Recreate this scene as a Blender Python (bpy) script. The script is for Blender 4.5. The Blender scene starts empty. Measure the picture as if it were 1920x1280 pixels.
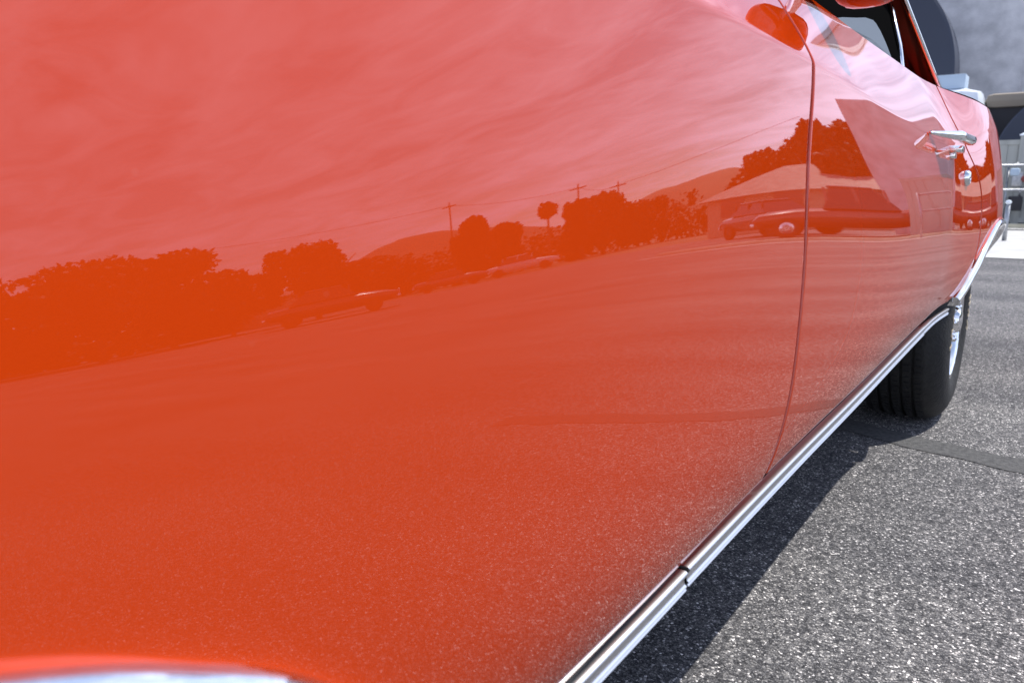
import bpy, bmesh, math, random
from mathutils import Vector, Matrix, noise
random.seed(7)
scn = bpy.context.scene
C = scn.collection
R = math.radians

# ------------------------------------------------------------------ camera
CAMX, CAMZ = .24, .75
PITCH, YAW = 11.0035, 35.33
cam_d = bpy.data.cameras.new('camera'); cam = bpy.data.objects.new('camera', cam_d); C.objects.link(cam)
cam.location = (CAMX, 0, CAMZ)
cam.rotation_euler = (R(90 - PITCH), 0, R(YAW))
cam_d.lens = 27; cam_d.sensor_width = 36; cam_d.clip_start = .02; cam_d.clip_end = 4000
cam_d.dof.use_dof = True; cam_d.dof.focus_distance = 1.35; cam_d.dof.aperture_fstop = 8.5
scn.camera = cam

# ------------------------------------------------------------------ sky and sun
SUN = Vector((.343, .386, .857)).normalized()
sun_el = math.asin(SUN.z); sun_az = math.atan2(SUN.x, SUN.y)
w = bpy.data.worlds.new('World'); scn.world = w; w.use_nodes = True
wn, wl = w.node_tree.nodes, w.node_tree.links
wn.clear()
out = wn.new('ShaderNodeOutputWorld'); bg = wn.new('ShaderNodeBackground'); bg.inputs[1].default_value = .14
sky = wn.new('ShaderNodeTexSky'); sky.sky_type = 'NISHITA'; sky.sun_disc = False
sky.sun_elevation = sun_el; sky.sun_rotation = sun_az; sky.air_density = 1.0; sky.dust_density = .6; sky.ozone_density = 1.5
tc = wn.new('ShaderNodeTexCoord'); sep = wn.new('ShaderNodeSeparateXYZ'); wl.new(tc.outputs['Generated'], sep.inputs[0])
def wmath(op, a, b=None, v=None):
    m = wn.new('ShaderNodeMath'); m.operation = op
    if hasattr(a, 'links'): wl.new(a, m.inputs[0])
    else: m.inputs[0].default_value = a
    if b is not None:
        if hasattr(b, 'links'): wl.new(b, m.inputs[1])
        else: m.inputs[1].default_value = b
    return m.outputs[0]
zz = wmath('MAXIMUM', wmath('ADD', sep.outputs[2], .10), .05)
cx = wmath('DIVIDE', sep.outputs[0], zz); cy = wmath('DIVIDE', sep.outputs[1], zz)
comb = wn.new('ShaderNodeCombineXYZ'); wl.new(cx, comb.inputs[0]); wl.new(cy, comb.inputs[1])
mp = wn.new('ShaderNodeMapping'); wl.new(comb.outputs[0], mp.inputs[0]); mp.inputs['Rotation'].default_value = (0, 0, R(35)); mp.inputs['Scale'].default_value = (.60, 1.0, 1)
n1 = wn.new('ShaderNodeTexNoise'); wl.new(mp.outputs[0], n1.inputs['Vector']); n1.inputs['Scale'].default_value = .9; n1.inputs['Detail'].default_value = 9; n1.inputs['Roughness'].default_value = .58; n1.inputs['Distortion'].default_value = .6
n2 = wn.new('ShaderNodeTexNoise'); wl.new(mp.outputs[0], n2.inputs['Vector']); n2.inputs['Scale'].default_value = 3.4; n2.inputs['Detail'].default_value = 8; n2.inputs['Roughness'].default_value = .6; n2.inputs['Distortion'].default_value = 1.2
s_ = wmath('ADD', wmath('MULTIPLY', n1.outputs[0], .6), wmath('MULTIPLY', n2.outputs[0], .4))
ramp = wn.new('ShaderNodeValToRGB'); wl.new(s_, ramp.inputs[0])
ramp.color_ramp.elements[0].position = .42; ramp.color_ramp.elements[1].position = .60
ramp.color_ramp.elements[0].color = (.16, .16, .16, 1); ramp.color_ramp.elements[1].color = (.95, .95, .95, 1)
mixc = wn.new('ShaderNodeMix'); mixc.data_type = 'RGBA'
hz = wn.new('ShaderNodeMapRange'); wl.new(sep.outputs[2], hz.inputs[0]); hz.inputs[1].default_value = .40; hz.inputs[2].default_value = .85; hz.inputs[3].default_value = 1; hz.inputs[4].default_value = .10
wl.new(wmath('MULTIPLY', ramp.outputs[0], hz.outputs[0]), mixc.inputs[0]); wl.new(sky.outputs[0], mixc.inputs[6]); mixc.inputs[7].default_value = (10.0, 10.7, 14.4, 1)
wl.new(mixc.outputs[2], bg.inputs[0]); wl.new(bg.outputs[0], out.inputs[0])
sd = bpy.data.lights.new('sun', 'SUN'); sd.energy = 4.9; sd.angle = R(.53); sd.color = (1, .96, .9)
so = bpy.data.objects.new('sun', sd); C.objects.link(so); so.location = (5, 5, 12)
so.rotation_euler = (-SUN).to_track_quat('-Z', 'Y').to_euler()
scn.view_settings.view_transform = 'Standard'; scn.view_settings.look = 'None'
scn.view_settings.exposure = 0.22; scn.view_settings.gamma = 1; scn.view_settings.use_curve_mapping = False
scn.render.engine = 'CYCLES'; scn.cycles.max_bounces = 8; scn.cycles.sample_clamp_indirect = 6

# ------------------------------------------------------------------ materials
def mat(name, col=(.5, .5, .5), rough=.5, metal=0, spec=.5, coat=0, coat_r=.03, ior=1.5):
    m = bpy.data.materials.new(name); m.use_nodes = True
    b = m.node_tree.nodes['Principled BSDF']
    b.inputs['Base Color'].default_value = (*col, 1); b.inputs['Roughness'].default_value = rough
    b.inputs['Metallic'].default_value = metal; b.inputs['Specular IOR Level'].default_value = spec
    b.inputs['Coat Weight'].default_value = coat; b.inputs['Coat Roughness'].default_value = coat_r
    b.inputs['Coat IOR'].default_value = ior
    return m
def nodes(m): return m.node_tree.nodes, m.node_tree.links, m.node_tree.nodes['Principled BSDF']
def noisy(m, c1, c2, scale, detail=5, bump=0, lo=.35, hi=.65, stretch=(1, 1, 1), bscale=None):
    n, l, b = nodes(m)
    t = n.new('ShaderNodeTexCoord'); mpn = n.new('ShaderNodeMapping'); mpn.inputs['Scale'].default_value = stretch
    l.new(t.outputs['Object'], mpn.inputs[0])
    q = n.new('ShaderNodeTexNoise'); q.inputs['Scale'].default_value = scale; q.inputs['Detail'].default_value = detail
    l.new(mpn.outputs[0], q.inputs['Vector'])
    r = n.new('ShaderNodeValToRGB'); r.color_ramp.elements[0].position = lo; r.color_ramp.elements[1].position = hi
    r.color_ramp.elements[0].color = (*c1, 1); r.color_ramp.elements[1].color = (*c2, 1)
    l.new(q.outputs[0], r.inputs[0]); l.new(r.outputs[0], b.inputs['Base Color'])
    if bump:
        q2 = n.new('ShaderNodeTexNoise'); q2.inputs['Scale'].default_value = bscale or scale * 4; q2.inputs['Detail'].default_value = 4
        l.new(mpn.outputs[0], q2.inputs['Vector'])
        bb = n.new('ShaderNodeBump'); bb.inputs['Strength'].default_value = bump; bb.inputs['Distance'].default_value = .01
        l.new(q2.outputs[0], bb.inputs['Height']); l.new(bb.outputs[0], b.inputs['Normal'])
    return m

PAINT = mat('orange_red_paint', (.48, .039, .003), .42, 0, .0, 1.0, .010, 1.58)
def paint_detail():
    n, l, b = nodes(PAINT)
    t = n.new('ShaderNodeTexCoord')
    # very slow panel waviness + faint orange peel, on the clear coat
    q = n.new('ShaderNodeTexNoise'); q.inputs['Scale'].default_value = 5; q.inputs['Detail'].default_value = 1.5
    mpn = n.new('ShaderNodeMapping'); mpn.inputs['Scale'].default_value = (.01, .35, 1.6); mpn.inputs['Location'].default_value = (.37, .13, .21); l.new(t.outputs['Object'], mpn.inputs[0]); l.new(mpn.outputs[0], q.inputs['Vector'])
    bb = n.new('ShaderNodeBump'); bb.inputs['Strength'].default_value = .3; bb.inputs['Distance'].default_value = .0007
    l.new(q.outputs[0], bb.inputs['Height'])
    q3 = n.new('ShaderNodeTexNoise'); q3.inputs['Scale'].default_value = 900; q3.inputs['Detail'].default_value = 1
    l.new(t.outputs['Object'], q3.inputs['Vector'])
    b3 = n.new('ShaderNodeBump'); b3.inputs['Strength'].default_value = .05; b3.inputs['Distance'].default_value = .00004
    l.new(q3.outputs[0], b3.inputs['Height']); l.new(bb.outputs[0], b3.inputs['Normal'])
    l.new(bb.outputs[0], b.inputs['Coat Normal'])
    # dust specks: tiny pale flecks in the finish
    v = n.new('ShaderNodeTexVoronoi'); v.inputs['Scale'].default_value = 90; l.new(t.outputs['Object'], v.inputs['Vector'])
    r = n.new('ShaderNodeValToRGB'); r.color_ramp.elements[0].position = .03; r.color_ramp.elements[1].position = .055
    r.color_ramp.elements[0].color = (1, 1, 1, 1); r.color_ramp.elements[1].color = (0, 0, 0, 1); l.new(v.outputs['Distance'], r.inputs[0])
    g = n.new('ShaderNodeTexWhiteNoise'); l.new(v.outputs['Position'], g.inputs['Vector'])
    gt = n.new('ShaderNodeMath'); gt.operation = 'GREATER_THAN'; gt.inputs[1].default_value = .93; l.new(g.outputs['Value'], gt.inputs[0])
    mu = n.new('ShaderNodeMath'); mu.operation = 'MULTIPLY'; l.new(gt.outputs[0], mu.inputs[0]); l.new(r.outputs[0], mu.inputs[1])
    m2 = n.new('ShaderNodeMath'); m2.operation = 'MULTIPLY'; l.new(mu.outputs[0], m2.inputs[0]); m2.inputs[1].default_value = .16
    mx = n.new('ShaderNodeMix'); mx.data_type = 'RGBA'; l.new(m2.outputs[0], mx.inputs[0])
    mx.inputs[6].default_value = (.48, .039, .003, 1); mx.inputs[7].default_value = (.8, .6, .5, 1)
    l.new(mx.outputs[2], b.inputs['Base Color'])
paint_detail()
CHROME = mat('chrome', (.86, .87, .88), .05, 1)
SATIN = mat('bright_trim', (.68, .69, .71), .32, 1)
RUBBER = noisy(mat('tyre_rubber', (.02, .02, .02), .7), (.007, .007, .0075), (.016, .016, .015), 30, 4, .3)
LETTER = mat('tyre_letters', (.45, .38, .28), .7)
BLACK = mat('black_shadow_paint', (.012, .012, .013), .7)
TRIM = noisy(mat('dark_red_vinyl', (.10, .008, .005), .35), (.004, .002, .003), (.15, .014, .007), 9, 2, 0, .44, .60, (5, .2, .6))
SEAT = mat('slate_vinyl', (.10, .12, .14), .5)
SEAL = mat('black_rubber_seal', (.004, .004, .004), .9, 0, 0)
BRAKE = mat('cast_iron', (.06, .055, .05), .6, .6)
def glass_mat(name, tint, ior=1.5):
    m = bpy.data.materials.new(name); m.use_nodes = True; n, l = m.node_tree.nodes, m.node_tree.links; n.clear()
    o = n.new('ShaderNodeOutputMaterial'); mx = n.new('ShaderNodeMixShader'); f = n.new('ShaderNodeFresnel'); f.inputs[0].default_value = ior
    t = n.new('ShaderNodeBsdfTransparent'); t.inputs[0].default_value = (*tint, 1); g = n.new('ShaderNodeBsdfGlossy'); g.inputs['Roughness'].default_value = .01
    l.new(f.outputs[0], mx.inputs[0]); l.new(t.outputs[0], mx.inputs[1]); l.new(g.outputs[0], mx.inputs[2]); l.new(mx.outputs[0], o.inputs[0])
    return m
GLASS = glass_mat('tinted_glass', (.42, .46, .47), 1.3)
SLGLASS = mat('slate_reflection_glass', (.05, .065, .075), .45, 0, .4)  # opaque; the grey-blue reflection in the door glass is put into its colour
DGLASS = mat('dark_window_glass', (.015, .02, .025), .03, 0, .6)

def asphalt():
    m = mat('asphalt', (.1, .1, .1), .85, 0, .15); n, l, b = nodes(m)
    t = n.new('ShaderNodeTexCoord')
    st_ = {}
    def vor(scale, feat='F1'):
        v = n.new('ShaderNodeTexVoronoi'); v.inputs['Scale'].default_value = scale; v.feature = feat
        if 'wob' not in st_:
            q = n.new('ShaderNodeTexNoise'); q.inputs['Scale'].default_value = 260; q.inputs['Detail'].default_value = 2; l.new(t.outputs['Object'], q.inputs['Vector'])
            sc = n.new('ShaderNodeVectorMath'); sc.operation = 'SCALE'; sc.inputs['Scale'].default_value = .006; l.new(q.outputs['Color'], sc.inputs[0])
            ad = n.new('ShaderNodeVectorMath'); ad.operation = 'ADD'; l.new(t.outputs['Object'], ad.inputs[0]); l.new(sc.outputs[0], ad.inputs[1]); st_['wob'] = ad.outputs[0]
        l.new(st_['wob'], v.inputs['Vector']); return v
    def noi(scale, det=4, st=None):
        q = n.new('ShaderNodeTexNoise'); q.inputs['Scale'].default_value = scale; q.inputs['Detail'].default_value = det
        if st:
            k = n.new('ShaderNodeMapping'); k.inputs['Scale'].default_value = st; l.new(t.outputs['Object'], k.inputs[0]); l.new(k.outputs[0], q.inputs['Vector'])
        else: l.new(t.outputs['Object'], q.inputs['Vector'])
        return q
    def ramp(src, stops):
        r = n.new('ShaderNodeValToRGB'); e = r.color_ramp.elements
        e[0].position, e[0].color = stops[0][0], (*stops[0][1], 1); e[1].position, e[1].color = stops[1][0], (*stops[1][1], 1)
        for p, c in stops[2:]:
            x = e.new(p); x.color = (*c, 1)
        l.new(src, r.inputs[0]); return r
    v1 = vor(270)
    wn_ = n.new('ShaderNodeSeparateColor'); l.new(v1.outputs['Color'], wn_.inputs[0])
    stone = ramp(wn_.outputs[0], [(0, (.040, .041, .044)), (.45, (.085, .085, .088)), (.80, (.16, .158, .156)), (.94, (.27, .265, .26)), (.96, (.42, .41, .40)), (1, (.68, .66, .64))])
    edge = ramp(v1.outputs['Distance'], [(.35, (1, 1, 1)), (.8, (.38, .38, .39))])
    mu = n.new('ShaderNodeMix'); mu.data_type = 'RGBA'; mu.blend_type = 'MULTIPLY'; mu.inputs[0].default_value = .85
    l.new(stone.outputs[0], mu.inputs[6]); l.new(edge.outputs[0], mu.inputs[7])
    big = ramp(noi(.55, 5).outputs[0], [(.3, (.80, .80, .82)), (.7, (1.25, 1.24, 1.22))])
    band = ramp(noi(.9, 4, (.16, 1.4, 1)).outputs[0], [(.35, (.78, .78, .8)), (.65, (1.3, 1.28, 1.25))])
    m3 = n.new('ShaderNodeMix'); m3.data_type = 'RGBA'; m3.blend_type = 'MULTIPLY'; m3.inputs[0].default_value = 1; m3.clamp_result = False
    l.new(mu.outputs[2], m3.inputs[6]); l.new(big.outputs[0], m3.inputs[7])
    m4 = n.new('ShaderNodeMix'); m4.data_type = 'RGBA'; m4.blend_type = 'MULTIPLY'; m4.inputs[0].default_value = 1
    v9 = vor(95); w9 = n.new('ShaderNodeSeparateColor'); l.new(v9.outputs['Color'], w9.inputs[0])
    lump = ramp(w9.outputs[1], [(.0, (.72, .72, .73)), (1, (1.3, 1.29, 1.27))]); m9 = n.new('ShaderNodeMix'); m9.data_type = 'RGBA'; m9.blend_type = 'MULTIPLY'; m9.inputs[0].default_value = 1
    l.new(m3.outputs[2], m9.inputs[6]); l.new(lump.outputs[0], m9.inputs[7]); l.new(m9.outputs[2], m4.inputs[6]); l.new(band.outputs[0], m4.inputs[7])
    hs = n.new('ShaderNodeMix'); hs.data_type = 'RGBA'; hs.blend_type = 'MULTIPLY'; hs.inputs[0].default_value = 1
    l.new(m4.outputs[2], hs.inputs[6]); hs.inputs[7].default_value = (1.36, 1.36, 1.37, 1)
    l.new(hs.outputs[2], b.inputs['Base Color'])
    bb = n.new('ShaderNodeBump'); bb.inputs['Strength'].default_value = .8; bb.inputs['Distance'].default_value = .003; bb.invert = True
    l.new(v1.outputs['Distance'], bb.inputs['Height'])
    b2 = n.new('ShaderNodeBump'); b2.inputs['Strength'].default_value = .5; b2.inputs['Distance'].default_value = .004
    l.new(noi(70, 3).outputs[0], b2.inputs['Height']); l.new(bb.outputs[0], b2.inputs['Normal']); l.new(b2.outputs[0], b.inputs['Normal'])
    return m
ASPHALT = asphalt()
TAR = noisy(mat('tar_patch', (.08, .08, .08), .9, 0, .05), (.075, .075, .077), (.135, .134, .133), 70, 6, .5, .3, .7, bscale=220)
CONCRETE = noisy(mat('concrete', (.5, .5, .5), .85), (.40, .395, .38), (.50, .495, .475), 3, 7, .3, bscale=60)
KERB = noisy(mat('cream_concrete', (.5, .5, .4), .85), (.40, .37, .27), (.52, .48, .36), 4, 6, .3)
DIRT = noisy(mat('dry_earth', (.2, .16, .1), .95), (.10, .09, .05), (.22, .18, .11), .3, 8)
VINYL = noisy(mat('grey_vinyl', (.42, .42, .38), .5), (.31, .315, .285), (.38, .385, .35), 2.5, 5, 0, stretch=(3, 3, .5))
STUCCO = noisy(mat('grey_stucco', (.4, .4, .4), .9), (.50, .50, .505), (.72, .715, .715), 2.2, 10, .9, bscale=22)
GALV = noisy(mat('galvanised_pipe', (.5, .52, .54), .4, .7), (.28, .29, .31), (.42, .43, .44), 20, 3)
NAVY = mat('navy_paint', (.028, .036, .06), .6)
WHITE = noisy(mat('white_enamel', (.75, .8, .84), .3, 0, .5), (.66, .72, .78), (.80, .84, .87), 2, 3)
PALEBLUE = mat('pale_blue_box', (.42, .52, .62), .6)
TAN = mat('tan_canvas', (.26, .22, .17), .85)
CHARCOAL = mat('charcoal_canvas', (.025, .024, .028), .8)
LEAF = [noisy(mat('leaf_%s' % k, c, .6, 0, .3), tuple(v * .5 for v in c), tuple(v * .85 for v in c), 1.2, 4) for k, c in (('dark', (.035, .055, .02)), ('olive', (.06, .07, .028)), ('green', (.045, .075, .025)))]
BARK = noisy(mat('bark', (.1, .08, .06), .9), (.06, .05, .04), (.14, .11, .08), 6, 5)
HILL = noisy(mat('dry_hill', (.2, .16, .1), .95), (.12, .11, .07), (.22, .18, .12), .02, 8)
ROOFT = noisy(mat('roof_shingle', (.25, .2, .17), .9), (.26, .22, .19), (.36, .31, .27), 3, 6)
HWALL = mat('house_wall', (.45, .38, .28), .85)
HWALL2 = mat('house_wall_pale', (.55, .52, .48), .85)
WOOD = mat('pole_wood', (.08, .06, .045), .9)
CARRED = mat('maroon_car_paint', (.16, .02, .015), .35, 0, .4, 1, .03)
CARDARK = mat('dark_car_paint', (.03, .035, .045), .3, 0, .4, 1, .03)
CARWHITE = mat('white_car_paint', (.75, .76, .78), .35, 0, .4, 1, .03)
CARBLUE = mat('slate_car_paint', (.06, .075, .1), .3, 0, .4, 1, .03)

# ------------------------------------------------------------------ object helpers
def link(name, verts, faces, m, parent=None, smooth=True, off=None):
    """Mesh object. verts are in world space; under a parent they are shifted by the parent chain's location."""
    me = bpy.data.meshes.new(name)
    o = Vector((0, 0, 0)); p = parent
    while p is not None:
        o += p.location; p = p.parent
    if off is None: off = Vector((0, 0, 0))
    off = Vector(off)
    me.from_pydata([tuple(Vector(v) - o - off) for v in verts], [], faces); me.update()
    for ms in (m if isinstance(m, (list, tuple)) else [m]): me.materials.append(ms)
    if smooth: me.polygons.foreach_set('use_smooth', [True] * len(me.polygons))
    ob = bpy.data.objects.new(name, me); C.objects.link(ob); ob.parent = parent; ob.location = off
    return ob
def thing(name, label, cat, loc=(0, 0, 0), group=None, rz=0):
    o = bpy.data.objects.new(name, None); C.objects.link(o); o.location = loc; o.rotation_euler.z = rz; o.empty_display_size = .2
    o['label'] = label; o['category'] = cat
    if group: o['group'] = group
    return o
def tag(o, label=None, cat=None, group=None, kind=None):
    for k, v in (('label', label), ('category', cat), ('group', group), ('kind', kind)):
        if v: o[k] = v
    return o
class MB:
    def __init__(s): s.v = []; s.f = []
    def add(s, v, f):
        n = len(s.v); s.v += [Vector(q) for q in v]; s.f += [tuple(i + n for i in q) for q in f]; return s
    def box(s, a, b, bev=0):
        if bev:
            bm = bmesh.new(); bmesh.ops.create_cube(bm, size=1)
            for v in bm.verts: v.co = Vector((a[i] + (b[i] - a[i]) * (v.co[i] + .5) for i in range(3)))
            bmesh.ops.bevel(bm, geom=bm.edges[:], offset=bev, segments=2, affect='EDGES', profile=.6)
            bm.verts.index_update(); s.add([v.co.copy() for v in bm.verts], [[v.index for v in f.verts] for f in bm.faces]); bm.free(); return s
        x0, y0, z0 = a; x1, y1, z1 = b
        return s.add([(x0, y0, z0), (x1, y0, z0), (x1, y1, z0), (x0, y1, z0), (x0, y0, z1), (x1, y0, z1), (x1, y1, z1), (x0, y1, z1)],
                     [(0, 3, 2, 1), (4, 5, 6, 7), (0, 1, 5, 4), (1, 2, 6, 5), (2, 3, 7, 6), (3, 0, 4, 7)])
    def tube(s, pts, rad, n=10, cap=True):
        pts = [Vector(p) for p in pts]; rr = rad if isinstance(rad, (list, tuple)) else [rad] * len(pts)
        vs = []; fs = []
        up = Vector((0, 0, 1))
        for i, p in enumerate(pts):
            t = (pts[min(i + 1, len(pts) - 1)] - pts[max(i - 1, 0)]).normalized()
            a = t.cross(up if abs(t.z) < .9 else Vector((1, 0, 0))).normalized(); b = t.cross(a)
            for k in range(n):
                q = 2 * math.pi * k / n; vs.append(p + (a * math.cos(q) + b * math.sin(q)) * rr[i])
        for i in range(len(pts) - 1):
            for k in range(n): fs.append((i * n + k, i * n + (k + 1) % n, (i + 1) * n + (k + 1) % n, (i + 1) * n + k))
        if cap: fs.append(tuple(range(n))[::-1]); fs.append(tuple((len(pts) - 1) * n + k for k in range(n)))
        return s.add(vs, fs)
    def lathe(s, prof, c, axis='x', n=64, close=False):
        """prof: list of (offset along axis, radius)"""
        vs = []; fs = []; c = Vector(c)
        for a, r in prof:
            for k in range(n):
                q = 2 * math.pi * k / n
                if axis == 'x': vs.append(c + Vector((a, r * math.sin(q), r * math.cos(q))))
                elif axis == 'z': vs.append(c + Vector((r * math.cos(q), r * math.sin(q), a)))
                else: vs.append(c + Vector((r * math.sin(q), a, r * math.cos(q))))
        m = len(prof)
        for i in range(m - 1 if not close else m):
            j = (i + 1) % m
            for k in range(n): fs.append((i * n + k, i * n + (k + 1) % n, j * n + (k + 1) % n, j * n + k))
        return s.add(vs, fs)
    def build(s, name, m, parent=None, smooth=True, off=None): return link(name, s.v, s.f, m, parent, smooth, off)
def auto(ob, ang=40):
    me = ob.data; bm = bmesh.new(); bm.from_mesh(me); bmesh.ops.recalc_face_normals(bm, faces=bm.faces[:])
    for e in bm.edges:
        if len(e.link_faces) == 2 and e.calc_face_angle(0) > R(ang): e.smooth = False
    bm.to_mesh(me); bm.free(); return ob

# ------------------------------------------------------------------ ground
def sheet(name, x0, x1, y0, y1, z, m, n=1):
    o = link(name, [(x0, y0, z), (x1, y0, z), (x1, y1, z), (x0, y1, z)], [(0, 1, 2, 3)], m, smooth=False); o['kind'] = 'structure'; return o
sheet('ground', -1500, 1500, -1500, 1500, -.012, DIRT)
sheet('parking_lot', -16, 46, -30, 34, 0, ASPHALT)
# tar patch strip (wavy edges) running across the lot
def strip(name, pts, wd, z, m, jit=.010):
    vs = []; fs = []; N_ = 140
    for i in range(N_ + 1):
        t = i / N_ * (len(pts) - 1); k = min(int(t), len(pts) - 2); f = t - k
        p = Vector(pts[k]).lerp(Vector(pts[k + 1]), f); d = (Vector(pts[k + 1]) - Vector(pts[k])).normalized(); nrm = Vector((-d.y, d.x))
        for sgn in (-1, 1):
            w_ = wd / 2 + noise.noise(Vector((p.x * 9, p.y * 9, sgn * 5))) * jit * 2
            q = p + nrm * w_ * sgn; vs.append((q.x, q.y, z))
    for i in range(N_): fs.append((2 * i, 2 * i + 2, 2 * i + 3, 2 * i + 1))
    return tag(link(name, vs, fs, m, smooth=False), kind='structure')
strip('tar_seam', [(-2.2, 3.25), (-.07, 2.545), (.22, 2.485), (1.25, 2.33), (1.5, 2.30)], .125, .0018, TAR)
sheet('concrete_apron', -9, 1.05, 10.45, 18.2, .008, CONCRETE)
kb = MB().box((-14, 19.2, 0), (9, 19.5, .1), .02).build('kerb', KERB, smooth=False); kb['kind'] = 'structure'
sheet('gutter', -14, 9.5, 18.6, 19.198, .012, CONCRETE)

# ------------------------------------------------------------------ body surface of the coupe: x = S(y, z)
def pw(pts, t):
    n = len(pts)
    if t <= pts[0][0]: return pts[0][1]
    if t >= pts[-1][0]: return pts[-1][1]
    for i in range(n - 1):
        if t <= pts[i + 1][0]: break
    x0, y0 = pts[i]; x1, y1 = pts[i + 1]; h = x1 - x0
    def sl(j):
        if j == 0: return (pts[1][1] - pts[0][1]) / (pts[1][0] - pts[0][0])
        if j == n - 1: return (pts[-1][1] - pts[-2][1]) / (pts[-1][0] - pts[-2][0])
        ha = pts[j][0] - pts[j - 1][0]; hb = pts[j + 1][0] - pts[j][0]
        return ((pts[j][1] - pts[j - 1][1]) / ha * hb + (pts[j + 1][1] - pts[j][1]) / hb * ha) / (ha + hb)
    m0, m1 = sl(i), sl(i + 1); s = (t - x0) / h
    return (2 * s**3 - 3 * s * s + 1) * y0 + (s**3 - 2 * s * s + s) * h * m0 + (-2 * s**3 + 3 * s * s) * y1 + (s**3 - s * s) * h * m1
#SURF-BEGIN
XM = [(-1.0, -.22), (-.7, -.06), (-.3, -.012), (0, 0), (.5, .002), (1.0, .001), (1.6, .009), (2.1, .013), (2.28, .016), (2.45, .029), (2.62, .048), (2.80, .067), (2.92, .074), (3.08, .077), (3.20, .054), (3.38, -.03), (3.8, -.14), (4.4, -.12), (4.9, -.28)]
KK = [(-.7, 38), (.0, 38), (.17, 34), (.32, 28), (.54, 20), (.9, 17), (1.2, 24), (1.6, 42), (2.0, 48), (2.4, 50), (2.8, 46), (4.4, 42)]
ZZ = [(-.7, .55), (.9, .55), (1.2, .562), (1.6, .588), (2.0, .60), (4.4, .60)]
ZC = [(-.7, .90), (.5, .898), (.9, .897), (1.3, .889), (1.6, .880), (1.9, .871), (2.2, .863), (2.45, .872), (2.8, .93), (3.3, .95), (4.4, .90)]
AT = [(-.7, 0), (4.4, 0)]
AA = [(-.7, .58), (.9, .58), (1.5, .44), (2.2, .36), (2.6, .38), (4.4, .45)]
Z0 = .55
def smooth_curve(pts, half=6):
    T0, T1, H = -1.4, 5.4, .014; n = int((T1 - T0) / H) + 1
    v = [pw(pts, T0 + H * i) for i in range(n)]
    for _ in range(3):
        w_ = 3; v = [sum(v[max(0, min(n - 1, i + d))] for d in range(-w_, w_ + 1)) / (2 * w_ + 1) for i in range(n)]
    def f(t):
        u = (t - T0) / H; i = max(1, min(n - 3, int(u))); u -= i
        a, b, c_, d = v[i - 1], v[i], v[i + 1], v[i + 2]
        return ((1 - u)**3 * a + (3 * u**3 - 6 * u * u + 4) * b + (-3 * u**3 + 3 * u * u + 3 * u + 1) * c_ + u**3 * d) / 6
    return f
fXM, fKK, fZC, fAT, fAA, fZZ = [smooth_curve(q) for q in (XM, KK, ZC, AT, AA, ZZ)]
def S(y, z):
    k = R(fKK(y)); zc = fZC(y); A = R(fAT(y)); z0 = fZZ(y)
    def low(z):
        x = fXM(y) - k / 2 * (z - z0)**2
        if z < .58: x -= 3.0 * (.58 - z)**3
        if z < .48: x -= 4.0 * (.48 - z)**3
        if z > .70: x -= A / 3 * (z - .70)**3 / .17**2
        return x
    if z <= zc: return low(z)
    s = z - zc; e = k * (zc - z0) + A * ((zc - .70) / .17)**2 * (1 if zc > .7 else 0); r = .006; a = max(.10, fAA(y) - e)
    return low(zc) - e * s - a * (math.sqrt(s * s + r * r) - r) - .6 * s * s
#SURF-END

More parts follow.
